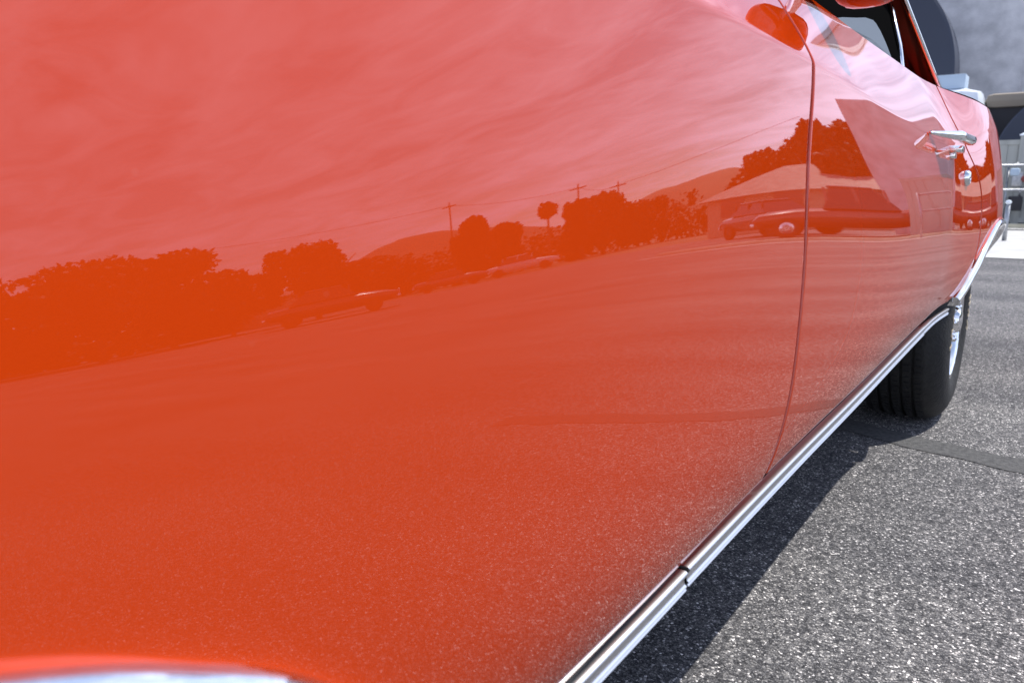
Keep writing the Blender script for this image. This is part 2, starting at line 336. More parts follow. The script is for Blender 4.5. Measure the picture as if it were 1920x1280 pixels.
def panel(name, y0f, y1f, zbf, ztf, parent, ncol=60, nlow=36, nup=10, ends=(1, 1), bottom=1, lip=None, rr=.0026, m=PAINT):
    """Body panel following S, with rolled edges. y0f/y1f: z -> y; zbf/ztf: y -> z. lip: (amount(y), width)."""
    vs = []; fs = []
    cols = []
    if ends[0]: cols += [(0, -1.0)] + [(0, -(1 - k / 3)) for k in range(1, 3)]
    cols += [(u_, 0) for u_ in sorted(set([i / ncol for i in range(ncol + 1)] + [.0009 / 1.4, .0022 / 1.4, .005 / 1.4, 1 - .0009 / 1.4, 1 - .0022 / 1.4, 1 - .005 / 1.4]))]
    if ends[1]: cols += [(1, k / 3) for k in range(1, 3)] + [(1, 1.0)]
    first_extra = ends[0]; last_extra = ends[1]
    allcols = ([('pre', 0)] if first_extra else []) + [('c', c) for c in cols] + ([('post', 0)] if last_extra else [])
    def rowsfor(y):
        zb, zt, zc = zbf(y), ztf(y), fZC(y)
        r = []
        if bottom: r += [('b', -1.3), ('b', -1.0), ('b', -.67), ('b', -.33)]
        zs = zb + rr * bottom
        top0 = min(zc - .012, zt)
        r += [('z', zs + .0012 * j) for j in range(10)]
        zq = zs + .0125
        r += [('z', zq + (top0 - zq) * j / nlow) for j in range(nlow + 1)]
        r += [('z', zc - .012 + .024 * j / 9) for j in range(1, 10)]
        r += [('z', zc + .012 + (zt - zc - .012) * j / nup) for j in range(1, nup + 1)]
        return r, zs
    nr = None
    for kind, c in allcols:
        if kind == 'pre': u, e, dx0 = 0, -1.0, .022
        elif kind == 'post': u, e, dx0 = 1, 1.0, .022
        else: (u, e), dx0 = c, 0
        zmid = .66; yn = y0f(zmid) + (y1f(zmid) - y0f(zmid)) * u
        rows, zs = rowsfor(yn); nr = len(rows)
        for rk, rv in rows:
            zz_ = zs if rk == 'b' else rv
            a = y0f(zz_) + (rr if ends[0] else 0); b = y1f(zz_) - (rr if ends[1] else 0)
            y = a + (b - a) * u
            x = S(y, zz_)
            if lip:
                am, wd = lip; q = (zz_ - zs) / wd
                if q < 1: x += am(y) * (1 - q)**2 * (1 + 2 * q) if q > 0 else am(y)
            z = zz_
            if e:
                th = abs(e) * math.pi / 2; y += math.copysign(rr * math.sin(th), e); x -= rr * (1 - math.cos(th)) + dx0
            if rk == 'b':
                th = min(1, abs(rv)) * math.pi / 2; z -= rr * math.sin(th); x -= rr * (1 - math.cos(th))
                if rv < -1: x -= .02
            vs.append((x, y, z))
    nc = len(allcols)
    for i in range(nc - 1):
        for j in range(nr - 1):
            a = i * nr + j; fs.append((a, a + nr, a + nr + 1, a + 1))
    return link(name, vs, fs, m, parent)

car = thing('classic_coupe', 'glossy orange-red classic coupe filling the frame, parked on the asphalt', 'car', (-.9, 1.4, 0))

ARCH_F = [(-.62, .40), (-.50, .44), (-.42, .51), (-.33, .575), (-.2, .627), (-.06, .640), (.078, .612), (.11, .598), (.137, .583), (.173, .561), (.20, .539), (.25, .487), (.29, .44), (.335, .396), (.38, .378)]
def zrock(y): return pw([(.3, .369), (.45, .381), (.65, .3925), (1.0, .402), (1.6, .413), (2.25, .430), (2.5, .436)], y)
def zb_f(y): return pw(ARCH_F, y) if y < .38 else pw([(.38, .378), (.44, .385), (.64, .3985), (.86, .414), (1.0, .418)], y)
ARCH_R = [(2.30, .436), (2.40, .446), (2.5, .475), (2.56, .512), (2.62, .548), (2.7, .597), (2.8, .640), (2.95, .662), (3.1, .645), (3.22, .590), (3.32, .52), (3.38, .50), (3.5, .50)]
def zb_r(y): return pw(ARCH_R, y) if y < 3.5 else .50
def gap1(z): return pw([(.40, .872), (.5, .905), (.65, .932), (.8, .945), (.89, .972), (.94, .975), (1.0, .955), (1.06, .92)], z)
def gap2(z): return pw([(.42, 2.22), (.437, 2.29), (.476, 2.49), (.55, 2.59), (.657, 2.625), (.795, 2.59), (.88, 2.47), (.95, 2.42), (1.05, 2.42)], z)
G = .0105
ZT = .99
def ztop(y): return pw([(-1, 1.01), (.9, 1.03), (2.2, 1.03), (2.6, 1.03), (3.0, 1.02), (4.4, .98)], y)
fender = panel('front_fender', lambda z: -1.0, lambda z: gap1(z) - G / 2, zb_f, ztop, car, 150, 44, 12, ends=(0, 1), lip=(lambda y: .0024 if y < .28 else .0024 * max(0, 1 - (y - .28) / .08), .0032))
door = panel('door', lambda z: gap1(z) + G / 2, lambda z: gap2(z) - G / 2, lambda y: zrock(y) + .019, ztop, car, 110, 44, 14)
quarter = panel('quarter_panel', lambda z: gap2(z) + G / 2, lambda z: 4.9, zb_r, ztop, car, 150, 44, 14, ends=(1, 0), lip=(lambda y: 0 if y < 2.5 else (.004 * min(1, (y - 2.5) / .2) if y < 3.2 else 0), .008))

# rocker panel between door bottom and moulding: convex roll
def rocker():
    vs = []; fs = []; n = 90; m = 9
    for i in range(n + 1):
        y = .345 + (2.28 - .345) * i / n; zr = zrock(y); xb = S(y, zr + .02)
        for j in range(m + 1):
            t = j / m; z = zr + .028 - .06 * t
            x = xb - .026 + .006 * math.sin(math.pi * min(1, t * 1.25)) - .01 * t * t
            vs.append((x, y, z))
    for i in range(n):
        for j in range(m):
            a = i * (m + 1) + j; fs.append((a, a + 1, a + m + 2, a + m + 1))
    return link('rocker_panel', vs, fs, PAINT, car)
rocker()

def sweep(name, path, prof, m, parent, xoff=0, side=1, cap=True):
    """path: (y, z, x) points; prof: (across, out). across is measured along the in-plane perpendicular (downwards for a level path)."""
    vs = []; fs = []; k = len(prof)
    for i, (y, z, x) in enumerate(path):
        a = path[max(i - 1, 0)]; b = path[min(i + 1, len(path) - 1)]
        t = Vector((b[0] - a[0], b[1] - a[1])).normalized(); p = Vector((t.y, -t.x)) * side
        for ac, ou in prof: vs.append((x + ou + xoff, y + p.x * ac, z + p.y * ac))
    for i in range(len(path) - 1):
        for j in range(k - 1):
            a = i * k + j; fs.append((a, a + 1, a + k + 1, a + k))
    if cap: fs.append(tuple(range(k))); fs.append(tuple((len(path) - 1) * k + j for j in range(k))[::-1])
    return auto(link(name, vs, fs, m, parent), 50)
# bright rocker moulding: top bead, flat slanting face, lower bead
PROF = [(.001, -.010), (.0, -.002), (0, .0), (.0006, .0026), (.0018, .0042), (.0036, .0046), (.0052, .0036), (.0062, .0022), (.009, .0012), (.0125, .0012), (.0150, .0018), (.0156, .0030), (.0168, .0036), (.0178, .0028), (.0182, .0018), (.0190, .0018), (.0196, .0028), (.0208, .0034), (.0218, .0022), (.0222, 0), (.0222, -.03)]
def mpath(y0, y1, n, dz=0):
    return [(y0 + (y1 - y0) * i / n, zrock(y0 + (y1 - y0) * i / n) - .003 + dz, S(y0 + (y1 - y0) * i / n, zrock(y0 + (y1 - y0) * i / n) + .006) - .0005) for i in range(n + 1)]
sweep('rocker_moulding', mpath(.34, .6575, 24, .001), PROF, SATIN, car)
sweep('rocker_moulding', mpath(.662, 2.10, 60, .003), PROF, SATIN, car)
sweep('rocker_moulding', mpath(2.103, 2.43, 14, .001), [(a * .8, b * .8) for a, b in PROF], SATIN, car)
# wheel-arch mouldings
APROF = [(-.001, -.01), (-.0005, .002), (.0012, .0055), (.004, .0085), (.008, .0100), (.012, .0098), (.016, .0075), (.019, .004), (.021, -.002), (.021, -.02)]
def apath(arch, y0, y1, n):
    r = []
    for i in range(n + 1):
        y = y0 + (y1 - y0) * i / n; z = pw(arch, y); r.append((y, z, S(y, z + .006) + .003))
    return r
sweep('wheel_arch_moulding', apath(ARCH_F, -.60, .338, 90), APROF, CHROME, car)
sweep('wheel_arch_moulding', apath(ARCH_R, 2.46, 3.42, 90), [(a * 1.25, b) for a, b in APROF], CHROME, car)
# thin black strip closing the joint between two moulding pieces
MB().box((-.035, .6580, .372), (S(.66, .399) + .0012, .6615, .3895)).build('joint_filler', SEAL, car)

# ---- unseen-side and upper body
def mirror_side():
    vs = []; fs = []; ys = [-1.0 + 5.9 * i / 60 for i in range(61)]; m = 14
    for y in ys:
        zb = zb_f(y) if y < .37 else (zb_r(y) if y > 2.44 else .41)
        for j in range(m + 1):
            z = zb + (ztop(y) - zb) * j / m; vs.append((-1.86 - S(y, z), y, z))
    for i in range(60):
        for j in range(m):
            a = i * (m + 1) + j; fs.append((a, a + 1, a + m + 2, a + m + 1))
    return link('far_body_side', vs, fs, PAINT, car)
mirror_side()
def deck(name, y0, y1, crown, m=PAINT, n=40, k=20, inset=0):
    vs = []; fs = []
    for i in range(n + 1):
        y = y0 + (y1 - y0) * i / n; xe = S(y, ztop(y)) - inset; zt = ztop(y)
        for j in range(k + 1):
            t = j / k; xx = xe + (-1.86 - 2 * xe) * t
            z = zt + crown * (1 - abs(2 * t - 1)**3.2) - .0
            vs.append((xx, y, z))
    for i in range(n):
        for j in range(k):
            a = i * (k + 1) + j; fs.append((a, a + 1, a + k + 2, a + k + 1))
    return link(name, vs, fs, m, car)
deck('hood', -1.0, .93, .055)
deck('trunk_lid', 3.15, 4.9, .03)
MB().box((-1.62, -1.0, .40), (-.24, -.96, .96), .03).build('front_valance', PAINT, car)
MB().box((-1.62, 4.84, .42), (-.24, 4.88, .95), .03).build('rear_valance', PAINT, car)
for y in (-1.10, 4.95):
    auto(MB().box((-1.75, y - .03, .46), (-.11, y + .03, .58), .028).build('bumper', CHROME, car))
MB().box((-1.60, .40, .33), (-.30, 2.44, .38)).box((-.30, .40, .372), (-.03, 2.44, .392)).build('underbody', BLACK, car, False)
MB().box((-1.60, -.95, .30), (-.30, .40, .34)).build('front_floor', BLACK, car, False)
MB().box((-1.60, 2.44, .30), (-.30, 4.8, .34)).build('rear_floor', BLACK, car, False)
for y0, y1 in ((-.50, .40), (2.42, 3.34)):
    MB().box((-.34, y0, .3), (-.33, y1, .9)).box((-.33, y0, .72), (-.09, y1, .73)).box((-.33, y1, .36), (-.05, y1 + .01, .80)).box((-.33, y0 - .01, .36), (-.08, y0, .80)).build('wheel_well', BLACK, car, False)
# hinge pillar behind the front gap and lock pillar behind the rear one, so gaps read dark
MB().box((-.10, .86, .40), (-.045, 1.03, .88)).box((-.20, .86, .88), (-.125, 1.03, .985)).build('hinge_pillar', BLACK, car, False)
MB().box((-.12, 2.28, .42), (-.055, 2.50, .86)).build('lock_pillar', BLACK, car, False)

# ---- greenhouse. Window plane runs inboard with height
def wx(y, z): return S(y, ztop(y)) - .010 - max(0, z - 1.03) * .42
def quad_panel(name, corners, th, m, nx=12, nz=10, parent=car):
    """corners in (y,z): bottom-front, bottom-rear, top-rear, top-front, on the window plane."""
    vs = []; fs = []
    for i in range(nx + 1):
        for j in range(nz + 1):
            u, v = i / nx, j / nz
            b = Vector(corners[0]).lerp(Vector(corners[1]), u); t = Vector(corners[3]).lerp(Vector(corners[2]), u); p = b.lerp(t, v)
            vs.append((wx(p.x, p.y) + th, p.x, p.y))
    for i in range(nx):
        for j in range(nz):
            a = i * (nz + 1) + j; fs.append((a, a + nz + 1, a + nz + 2, a + 1))
    return link(name, vs, fs, m, parent)
quad_panel('window_surround', [(1.10, 1.0), (2.04, 1.0), (2.31, 1.34), (1.55, 1.34)], .0, SEAL)
def rglass():
    pts = [(1.25, 1.0)] + [(1.25 + .45 * k / 10, 1.0 + .32 * k / 10 * .75) for k in range(1, 10)]
    out_ = [(1.30, 1.0), (1.90, 1.0), (1.921, 1.04), (1.915, 1.07), (1.90, 1.092), (1.875, 1.104), (1.85, 1.107), (1.76, 1.096), (1.65, 1.076), (1.50, 1.05), (1.40, 1.03)]  # outline of the painted slate reflection, smaller than the window opening
    cx_ = sum(a for a, b in out_) / len(out_); cz_ = 1.05; cx_ = 1.75
    vs = [(wx(cx_, cz_) + .003, cx_, cz_)] + [(wx(a, b) + .003, a, b) for a, b in out_]; n = len(out_)
    link('door_glass', vs, [(0, 1 + k, 1 + (k + 1) % n) for k in range(n)], SLGLASS, car, False)
rglass()
sweep('window_sill_seal', [(1.03 + i * .1, 1.032, S(1.03 + i * .1, 1.03) - .006) for i in range(17)], [(0, -.03), (-.003, -.008), (.001, 0), (.004, -.001)], SEAL, car)
def yztube(name, pts, rad, m, th=.0, parent=car):
    return MB().tube([(wx(y, z) + th, y, z) for y, z in pts], rad, 8).build(name, m, parent)
yztube('glass_channel', [(2.045, 1.0), (2.10, 1.09), (2.20, 1.2), (2.30, 1.31)], .006, CHROME, .006)
yztube('glass_channel', [(2.065, 1.0), (2.12, 1.09), (2.22, 1.2), (2.32, 1.31)], .011, SEAL, -.004)
# rear side opening: reveal moulding, dark red inner jamb
REV = [(2.80, 1.035), (2.62, 1.09), (2.42, 1.16), (2.2, 1.235), (1.95, 1.315), (1.85, 1.34)]
def rx(y, z): return -.100 - (z - 1.02) * .22
MB().tube([(rx(y, z), y, z) for y, z in REV], .0075, 10).build('reveal_moulding', CHROME, car)
def jamb():
    vs = []; fs = []; prof = [(0, 0), (-.012, .004), (-.03, -.012), (-.055, -.006), (-.085, .01), (-.11, -.004), (-.145, .01), (-.18, 0)]
    for y, z in REV:
        for dx, dy in prof: vs.append((rx(y, z) + dx - .006, y + dy + .004, z))
    k = len(prof)
    for i in range(len(REV) - 1):
        for j in range(k - 1):
            a = i * k + j; fs.append((a, a + 1, a + k + 1, a + k))
    return link('inner_jamb', vs, fs, TRIM, car)
jamb()
def sail():
    vs = []; fs = []; k = 8
    for y, z in REV:
        for j in range(k + 1):
            t = j / k; vs.append((rx(y, z) - .004 - .30 * t**1.3, y + .003 + .75 * t, z + (.0 - (z - 1.0) * .55 * t * t)))
    for i in range(len(REV) - 1):
        for j in range(k):
            a = i * (k + 1) + j; fs.append((a, a + 1, a + k + 2, a + k + 1))
    return link('sail_panel', vs, fs, PAINT, car)
sail()
def ledge():  # tulip panel between quarter top edge and sail base
    vs = []; fs = []
    for i in range(31):
        y = 2.42 + 1.1 * i / 30; xe = S(y, ztop(y)); zt = ztop(y)
        for j in range(9):
            t = j / 8; vs.append((xe - .22 * t, y, zt + .020 * math.sin(t * math.pi / 2)))
    for i in range(30):
        for j in range(8):
            a = i * 9 + j; fs.append((a, a + 1, a + 10, a + 9))
    return link('quarter_ledge', vs, fs, PAINT, car)
ledge()
MB().tube([(-.135, 2.66, 1.035), (-.12, 2.74, 1.04), (-.11, 2.80, 1.045)], .013, 8).build('base_bead', PAINT, car)
def roof():
    vs = []; fs = []; n = 24; k = 20
    for i in range(n + 1):
        y = 1.50 + (2.75 - 1.50) * i / n; ze = pw([(1.5, 1.325), (1.85, 1.345), (2.2, 1.34), (2.75, 1.22)], y)
        for j in range(k + 1):
            t = j / k; xe = -.25; vs.append((xe + (-1.86 - 2 * xe) * t, y, ze + .05 * (1 - abs(2 * t - 1)**2.5)))
    for i in range(n):
        for j in range(k):
            a = i * (k + 1) + j; fs.append((a, a + 1, a + k + 2, a + k + 1))
    return link('roof', vs, fs, PAINT, car)
roof()
for xx in (0, 1):
    a = (-.09, .98, 1.0); b = (-.26, 1.50, 1.33)
    if xx: a = (-1.77, a[1], a[2]); b = (-1.60, b[1], b[2])
    MB().tube([a, b], .025, 8).build('windscreen_pillar', CHROME if 0 else PAINT, car)
link('windscreen', [(-.10, .98, 1.01), (-1.76, .98, 1.01), (-1.59, 1.5, 1.33), (-.27, 1.5, 1.33)], [(0, 1, 2, 3)], GLASS, car)
link('rear_window', [(-.45, 3.3, 1.03), (-1.41, 3.3, 1.03), (-1.5, 2.75, 1.24), (-.36, 2.75, 1.24)], [(0, 1, 2, 3)], DGLASS, car)
link('far_door_glass', [(-1.76, 1.1, .99), (-1.76, 2.7, .99), (-1.60, 2.2, 1.33), (-1.60, 1.5, 1.33)], [(0, 1, 2, 3)], DGLASS, car)
for x0, x1 in ((-.85, -.24), (-1.62, -1.01)):
    auto(MB().box((x0, 1.85, .45), (x1, 2.02, 1.06), .05).build('seat_back', SEAT, car))
    auto(MB().box((x0, 1.35, .40), (x1, 1.85, .58), .05).build('seat_cushion', SEAT, car))
auto(MB().box((-1.7, 2.75, .45), (-.2, 2.95, 1.0), .05).build('rear_seat', SEAT, car))
MB().box((-1.72, 1.0, .80), (-.14, 1.12, .96), .02).build('dashboard', BLACK, car)
MB().box((-1.76, .95, .36), (-.10, 3.0, .40)).build('cabin_floor', BLACK, car, False)
MB().box((-.16, 1.05, .45), (-.13, 2.75, .94)).build('door_card', BLACK, car, False)

# ---- side mirror
def mirror():
    c = Vector((-.026, 1.24, 1.063)); vs = []; fs = []; n = 28; prof = [(-.050, .018), (-.047, .040), (-.036, .058), (-.012, .070), (.018, .073), (.034, .073), (.038, .070), (.036, .066), (.020, .064)]
    for a, r in prof:
        for k in range(n):
            q = 2 * math.pi * k / n; vs.append(c + Vector((r * .70 * math.copysign(abs(math.cos(q))**.7, math.cos(q)), a * .8, r * .70 * math.copysign(abs(math.sin(q))**.7, math.sin(q)))))
    for i in range(len(prof) - 1):
        for k in range(n): fs.append((i * n + k, i * n + (k + 1) % n, (i + 1) * n + (k + 1) % n, (i + 1) * n + k))
    fs.append(tuple(range(n))[::-1])
    mo = link('side_mirror', vs, fs, PAINT, car)
    link('mirror_glass', [c + Vector((.060 * .64 * math.cos(2 * math.pi * k / n), .018, .060 * .56 * math.sin(2 * math.pi * k / n))) for k in range(n)], [tuple(range(n))], CHROME, mo)
    MB().tube([(-.05, 1.225, 1.05), (-.085, 1.20, 1.035), (-.125, 1.17, 1.026)], [.009, .010, .013], 10).build('mirror_arm', CHROME, mo)
    auto(MB().box((-.15, 1.10, 1.012), (-.112, 1.22, 1.030), .006).build('mirror_base', CHROME, mo))
mirror()

# ---- door handle and lock
def handle():
    y0, y1 = 1.95, 2.31; z = .874
    def sx(y, z): return S(y, z)
    # blade: tapered bar standing off, widening to the push-button end
    vs = []; fs = []; n = 18; k = 10
    for i in range(n + 1):
        t = i / n; y = y0 + (y1 - y0) * t
        off = .003 + .040 * min(1, max(0, (t) / .42))**1.3
        hz = .0035 + .0095 * min(1, t / .5); wx_ = .004 + .008 * min(1, t / .5)
        zc_ = z + .004 - .012 * (1 - t)**2 * 0
        for q in range(k):
            a = 2 * math.pi * q / k; vs.append((sx(y, z) + off + wx_ * math.cos(a), y, zc_ + hz * math.sin(a)))
    for i in range(n):
        for q in range(k): fs.append((i * k + q, i * k + (q + 1) % k, (i + 1) * k + (q + 1) % k, (i + 1) * k + q))
    fs.append(tuple(range(k))[::-1]); fs.append(tuple(n * k + q for q in range(k)))
    h_ = link('door_handle', vs, fs, CHROME, door)
    auto(MB().box((sx(2.30, z) - .004, 2.25, z - .028), (sx(2.30, z) + .032, 2.31, z - .010), .004).box((sx(2.30, z) - .004, 2.26, z - .042), (sx(2.30, z) + .016, 2.30, z - .026), .003).build('push_button', CHROME, door))
    xl = S(2.44, .786)
    auto(MB().lathe([(-.003, .001), (-.003, .021), (.005, .021), (.010, .017), (.011, .013), (.008, .012), (.008, .0001)], (xl, 2.44, .786), 'x', 28).build('key_lock', CHROME, door))
handle()

# ---- wheels
def wheel(cy, cxo, Rr, W, name='wheel'):
    r_ = bpy.data.objects.new(name, None); C.objects.link(r_); r_.parent = car; r_.location = Vector((cxo, cy, Rr)) - car.location
    def loc(mb, nm, m, ang=35):
        return auto(mb.build(nm, m, r_), ang)
    c = (cxo, cy, Rr)
    t = MB(); prof = [(-.03, .190), (-.014, .197), (-.004, .215), (.0, .240), (-.002, .265), (-.010, .290), (-.024, Rr - .022), (-.040, Rr - .009), (-.056, Rr - .002)]
    ng = 5; x = -.060; step = (W - .096) / ng
    for g in range(ng):
        prof += [(x, Rr), (x - step + .008, Rr)]
        if g < ng - 1: prof += [(x - step + .008, Rr - .008), (x - step, Rr - .008)]
        x -= step
    prof += [(-W + .03, Rr - .003), (-W + .008, Rr - .03), (-W, .26), (-W + .02, .205)]
    t.lathe(prof, c, 'x', 72)
    ty = loc(t, 'tyre', RUBBER, 30)
    # tread cross sipes
    sp = MB()
    for k in range(96):
        a = 2 * math.pi * k / 96
        for g in range(ng):
            xx = -.060 - g * step - .004
            d = Vector((0, math.sin(a), math.cos(a))); tt = Vector((0, math.cos(a), -math.sin(a)))
            p = Vector(c) + Vector((xx, 0, 0)) + d * (Rr + .0005)
            q = [p - tt * .0035, p + tt * .0035, p + tt * .0035 + Vector((-(step - .016), 0, 0)), p - tt * .0035 + Vector((-(step - .016), 0, 0))]
            q += [v + d * .003 for v in q]
            sp.add(q, [(4, 5, 6, 7), (0, 1, 5, 4), (1, 2, 6, 5), (2, 3, 7, 6), (3, 0, 4, 7)])
    s2 = sp.build('tread_blocks', RUBBER, r_, False); s2['kind'] = 'stuff'
    # raised letter strokes on the sidewall
    for k, (a0, kind) in enumerate([(78, 'bar'), (83, 'bar'), (88, 'slant'), (93, 'bar'), (98, 'slant'), (104, 'bar'), (258, 'bar'), (264, 'slant'), (270, 'bar'), (276, 'slant')]):
        mb = MB(); q = []
        for (da, rr2) in ((-1.1, .226), (1.1, .226), (1.1 + (4 if kind == 'slant' else 0), .262), (-1.1 + (4 if kind == 'slant' else 0), .262)):
            a = R(a0 + da); q.append(Vector(c) + Vector((.0025 - abs(rr2 - .245) * .1, math.sin(a) * rr2, math.cos(a) * rr2)))
        mb.add([v - Vector((.006, 0, 0)) for v in q] + q, [(4, 5, 6, 7), (0, 1, 5, 4), (1, 2, 6, 5), (2, 3, 7, 6), (3, 0, 4, 7)])
        mb.build('raised_letter', LETTER, r_, False)
    rim = loc(MB().lathe([(-W + .03, .200), (-.12, .175), (-.10, .16), (-.065, .172), (-.035, .180), (-.022, .186), (-.016, .192), (-.014, .197), (-.018, .200), (-.026, .197)], c, 'x', 72), 'rim', CHROME, 60)
    # spoked centre
    ctr = MB().lathe([(-.10, .162), (-.08, .13), (-.065, .09), (-.055, .06), (-.05, .045)], c, 'x', 60)
    loc(ctr, 'wheel_centre', BRAKE)
    for k in range(5):
        a = 2 * math.pi * k / 5 + .3
        mb = MB(); d = Vector((0, math.sin(a), math.cos(a))); tt = Vector((0, math.cos(a), -math.sin(a))); cc = Vector(c)
        p = [cc + d * .05 + tt * .03, cc + d * .05 - tt * .03, cc + d * .168 - tt * .022, cc + d * .168 + tt * .022]
        xo = [-.030, -.030, -.065, -.065]
        top = [v + Vector((x_, 0, 0)) for v, x_ in zip(p, xo)]; bot = [v - Vector((.04, 0, 0)) for v in top]
        mb.add(bot + top, [(4, 5, 6, 7), (0, 1, 5, 4), (1, 2, 6, 5), (2, 3, 7, 6), (3, 0, 4, 7)])
        mb.build('spoke', SATIN, r_, False)
        mb = MB().lathe([(-.02, .0125), (.012, .0125), (.02, .010), (.024, .004)], cc + (d * math.cos(.628) + tt * math.sin(.628)) * .062 + Vector((-.03, 0, 0)), 'x', 10)
        loc(mb, 'lug_nut', CHROME)
    loc(MB().lathe([(-.05, .046), (-.016, .043), (-.004, .038), (.002, .026), (.004, .0001)], c, 'x', 40), 'hub_cap', CHROME, 30)
    loc(MB().lathe([(-.11, .15), (-.10, .15), (-.10, .05)], c, 'x', 40), 'brake_disc', BRAKE)
wheel(2.89, .004, .335, .26)
wheel(-.035, -.045, .325, .21)
for cy in (2.89, -.035):
    MB().lathe([(0, .2), (0, .33), (-.02, .335), (-.22, .335), (-.24, .2)], (-1.60, cy, .335), 'x', 40).build('far_tyre', RUBBER, car)

# ------------------------------------------------------------------ fence, rail, wall behind
FY = 20.0
fence = thing('vinyl_fence', 'grey vinyl privacy fence with capped posts along the far kerb', 'fence', (-3, FY, 0))
pl = None
i = 0; x = -14.0; rnd = random.Random(3)
while x < 3.0:
    if 1:
        dy = rnd.uniform(-.004, .004)
        v = MB().box((x, FY + dy, .12), (x + .186, FY + .03 + dy, 1.84), .004)
        if pl is None:
            pl = v.build('plank', VINYL, fence, False, off=(x, FY, 0) - fence.location if False else None)
            base = pl; bx0 = x
        else:
            o = base.copy(); C.objects.link(o); o.parent = fence; o.location = (x - bx0, dy, 0)
    x += .19
px = -12.68; p0 = None
while px < 3.0:
    if p0 is None:
        p0 = auto(MB().box((px, FY - .05, 0), (px + .13, FY + .08, 1.92), .006).build('post', VINYL, fence))
        c0 = auto(MB().add([(px - .02, FY - .07, 1.92), (px + .15, FY - .07, 1.92), (px + .15, FY + .10, 1.92), (px - .02, FY + .10, 1.92), (px - .02, FY - .07, 1.945), (px + .15, FY - .07, 1.945), (px + .15, FY + .10, 1.945), (px - .02, FY + .10, 1.945), (px + .065, FY + .015, 1.99)], [(0, 3, 2, 1), (0, 1, 5, 4), (1, 2, 6, 5), (2, 3, 7, 6), (3, 0, 4, 7), (4, 5, 8), (5, 6, 8), (6, 7, 8), (7, 4, 8)]).build('cap', WHITE, p0, False))
        bp = px
    else:
        o = p0.copy(); C.objects.link(o); o.parent = fence; o.location = (px - bp, 0, 0)
        q = c0.copy(); C.objects.link(q); q.parent = o
    px += 2.4
MB().box((-14, FY - .02, .1), (3.1, FY + .05, .2)).build('bottom_rail', VINYL, fence, False)
MB().box((-14, FY - .02, 1.74), (3.1, FY + .05, 1.84)).build('top_rail', VINYL, fence, False)
# post aligned with the one the photograph shows
rail = thing('pipe_rail', 'galvanised two-bar pipe rail in front of the grey fence', 'railing', (-3, 19.0, 0))
for z in (.79, 1.28):
    MB().tube([(-13, 19.0, z), (2.6, 19.0, z)], .026, 12).build('rail_bar', GALV, rail)
for x in (-13, -10.4, -7.8, -5.2, -2.6, .1, 2.6):
    MB().tube([(x, 19.0, 0), (x, 19.0, 1.34)], .03, 12).build('rail_post', GALV, rail)
b_ = thing('guard_post', 'short steel guard post with a white ball top beside the rear fender', 'bollard', (-.47, 14.2, 0))
MB().tube([(-.47, 14.2, 0), (-.47, 14.2, .56)], .033, 14).build('post', GALV, b_)
auto(MB().lathe([(-.035, .001), (-.03, .02), (0, .045), (.03, .035), (.04, .001)], (-.47, 14.2, .59), 'z', 16).build('cap', WHITE, b_))
# gas meter cluster
gm = thing('gas_meter', 'blue-grey gas meter with black regulator mounted on the grey fence', 'meter', (-.62, 19.7, 0))
auto(MB().box((-.74, 19.6, .86), (-.54, 19.78, 1.16), .04).build('meter_body', GALV, gm))
auto(MB().box((-.78, 19.55, 1.08), (-.60, 19.75, 1.24), .05).build('meter_head', PALEBLUE, gm))
auto(MB().box((-.76, 19.55, .36), (-.50, 19.8, .66), .03).build('regulator_box', CHARCOAL, gm))
auto(MB().lathe([(-.06, .001), (-.06, .07), (.03, .08), (.05, .001)], (-.5, 19.62, 1.02), 'y', 18).build('regulator_dial', CARRED, gm))
MB().tube([(-.82, 19.7, 0), (-.82, 19.7, 1.3), (-.66, 19.7, 1.34), (-.66, 19.7, 1.2)], .025, 10).build('riser_pipe', GALV, gm)
MB().tube([(-.56, 19.7, .86), (-.56, 19.7, .66)], .025, 10).build('outlet_pipe', GALV, gm)

bw = thing('stucco_building', 'tall grey stucco building wall rising behind the fence', 'building', (-8, 26, 0))
auto(MB().box((-40, 26, 0), (-1.12, 44, 8.4)).build('wall', STUCCO, bw, False))
auto(MB().box((-1.12, 26.05, 0), (4.75, 44, 4.75)).build('low_wing', STUCCO, bw, False))
auto(MB().box((-40.1, 25.9, 8.4), (-1.07, 44.1, 8.6)).build('parapet', STUCCO, bw, False))

def vdisc(name, label, c, rad, th, m, cat):
    o = auto(MB().lathe([(0, .0001), (0, rad * .98), (.04, rad), (th - .04, rad), (th, rad * .98), (th, .0001)], c, 'y', 96).build(name, m, off=(c[0], c[1], 0)), 30)
    return tag(o, label, cat)
vdisc('round_tank', 'huge navy blue round tank end against the stucco wall, above the coupe roof', (-5.7, 23.4, 3.75), 3.25, 1.2, NAVY, 'tank')
vdisc('round_tank', 'navy blue round tank end beside the tan-topped canopy at right', (.50, 21.0, 1.35), 1.75, .9, NAVY, 'tank')
tk = thing('white_tank', 'white round-cornered tank with seams standing behind the fence', 'tank', (-2.6, 22, 0))
auto(MB().box((-3.9, 21.5, .4), (-1.58, 23.0, 3.18), .42).build('tank_shell', WHITE, tk), 30)
MB().box((-2.32, 21.497, .8), (-2.31, 21.51, 2.76)).box((-3.5, 21.497, 2.30), (-1.98, 21.51, 2.31)).build('seam', SEAL, tk, False)
auto(MB().box((-3.2, 21.9, 3.182), (-2.02, 22.6, 3.52), .02).build('roof_box', PALEBLUE, tk))
cn = thing('trailer', 'black covered trailer with a tan canvas top behind the fence', 'trailer', (.3, 21.6, 0))
auto(MB().box((-1.50, 22.3, .5), (.9, 23.6, 2.76), .06).build('trailer_body', CHARCOAL, cn))
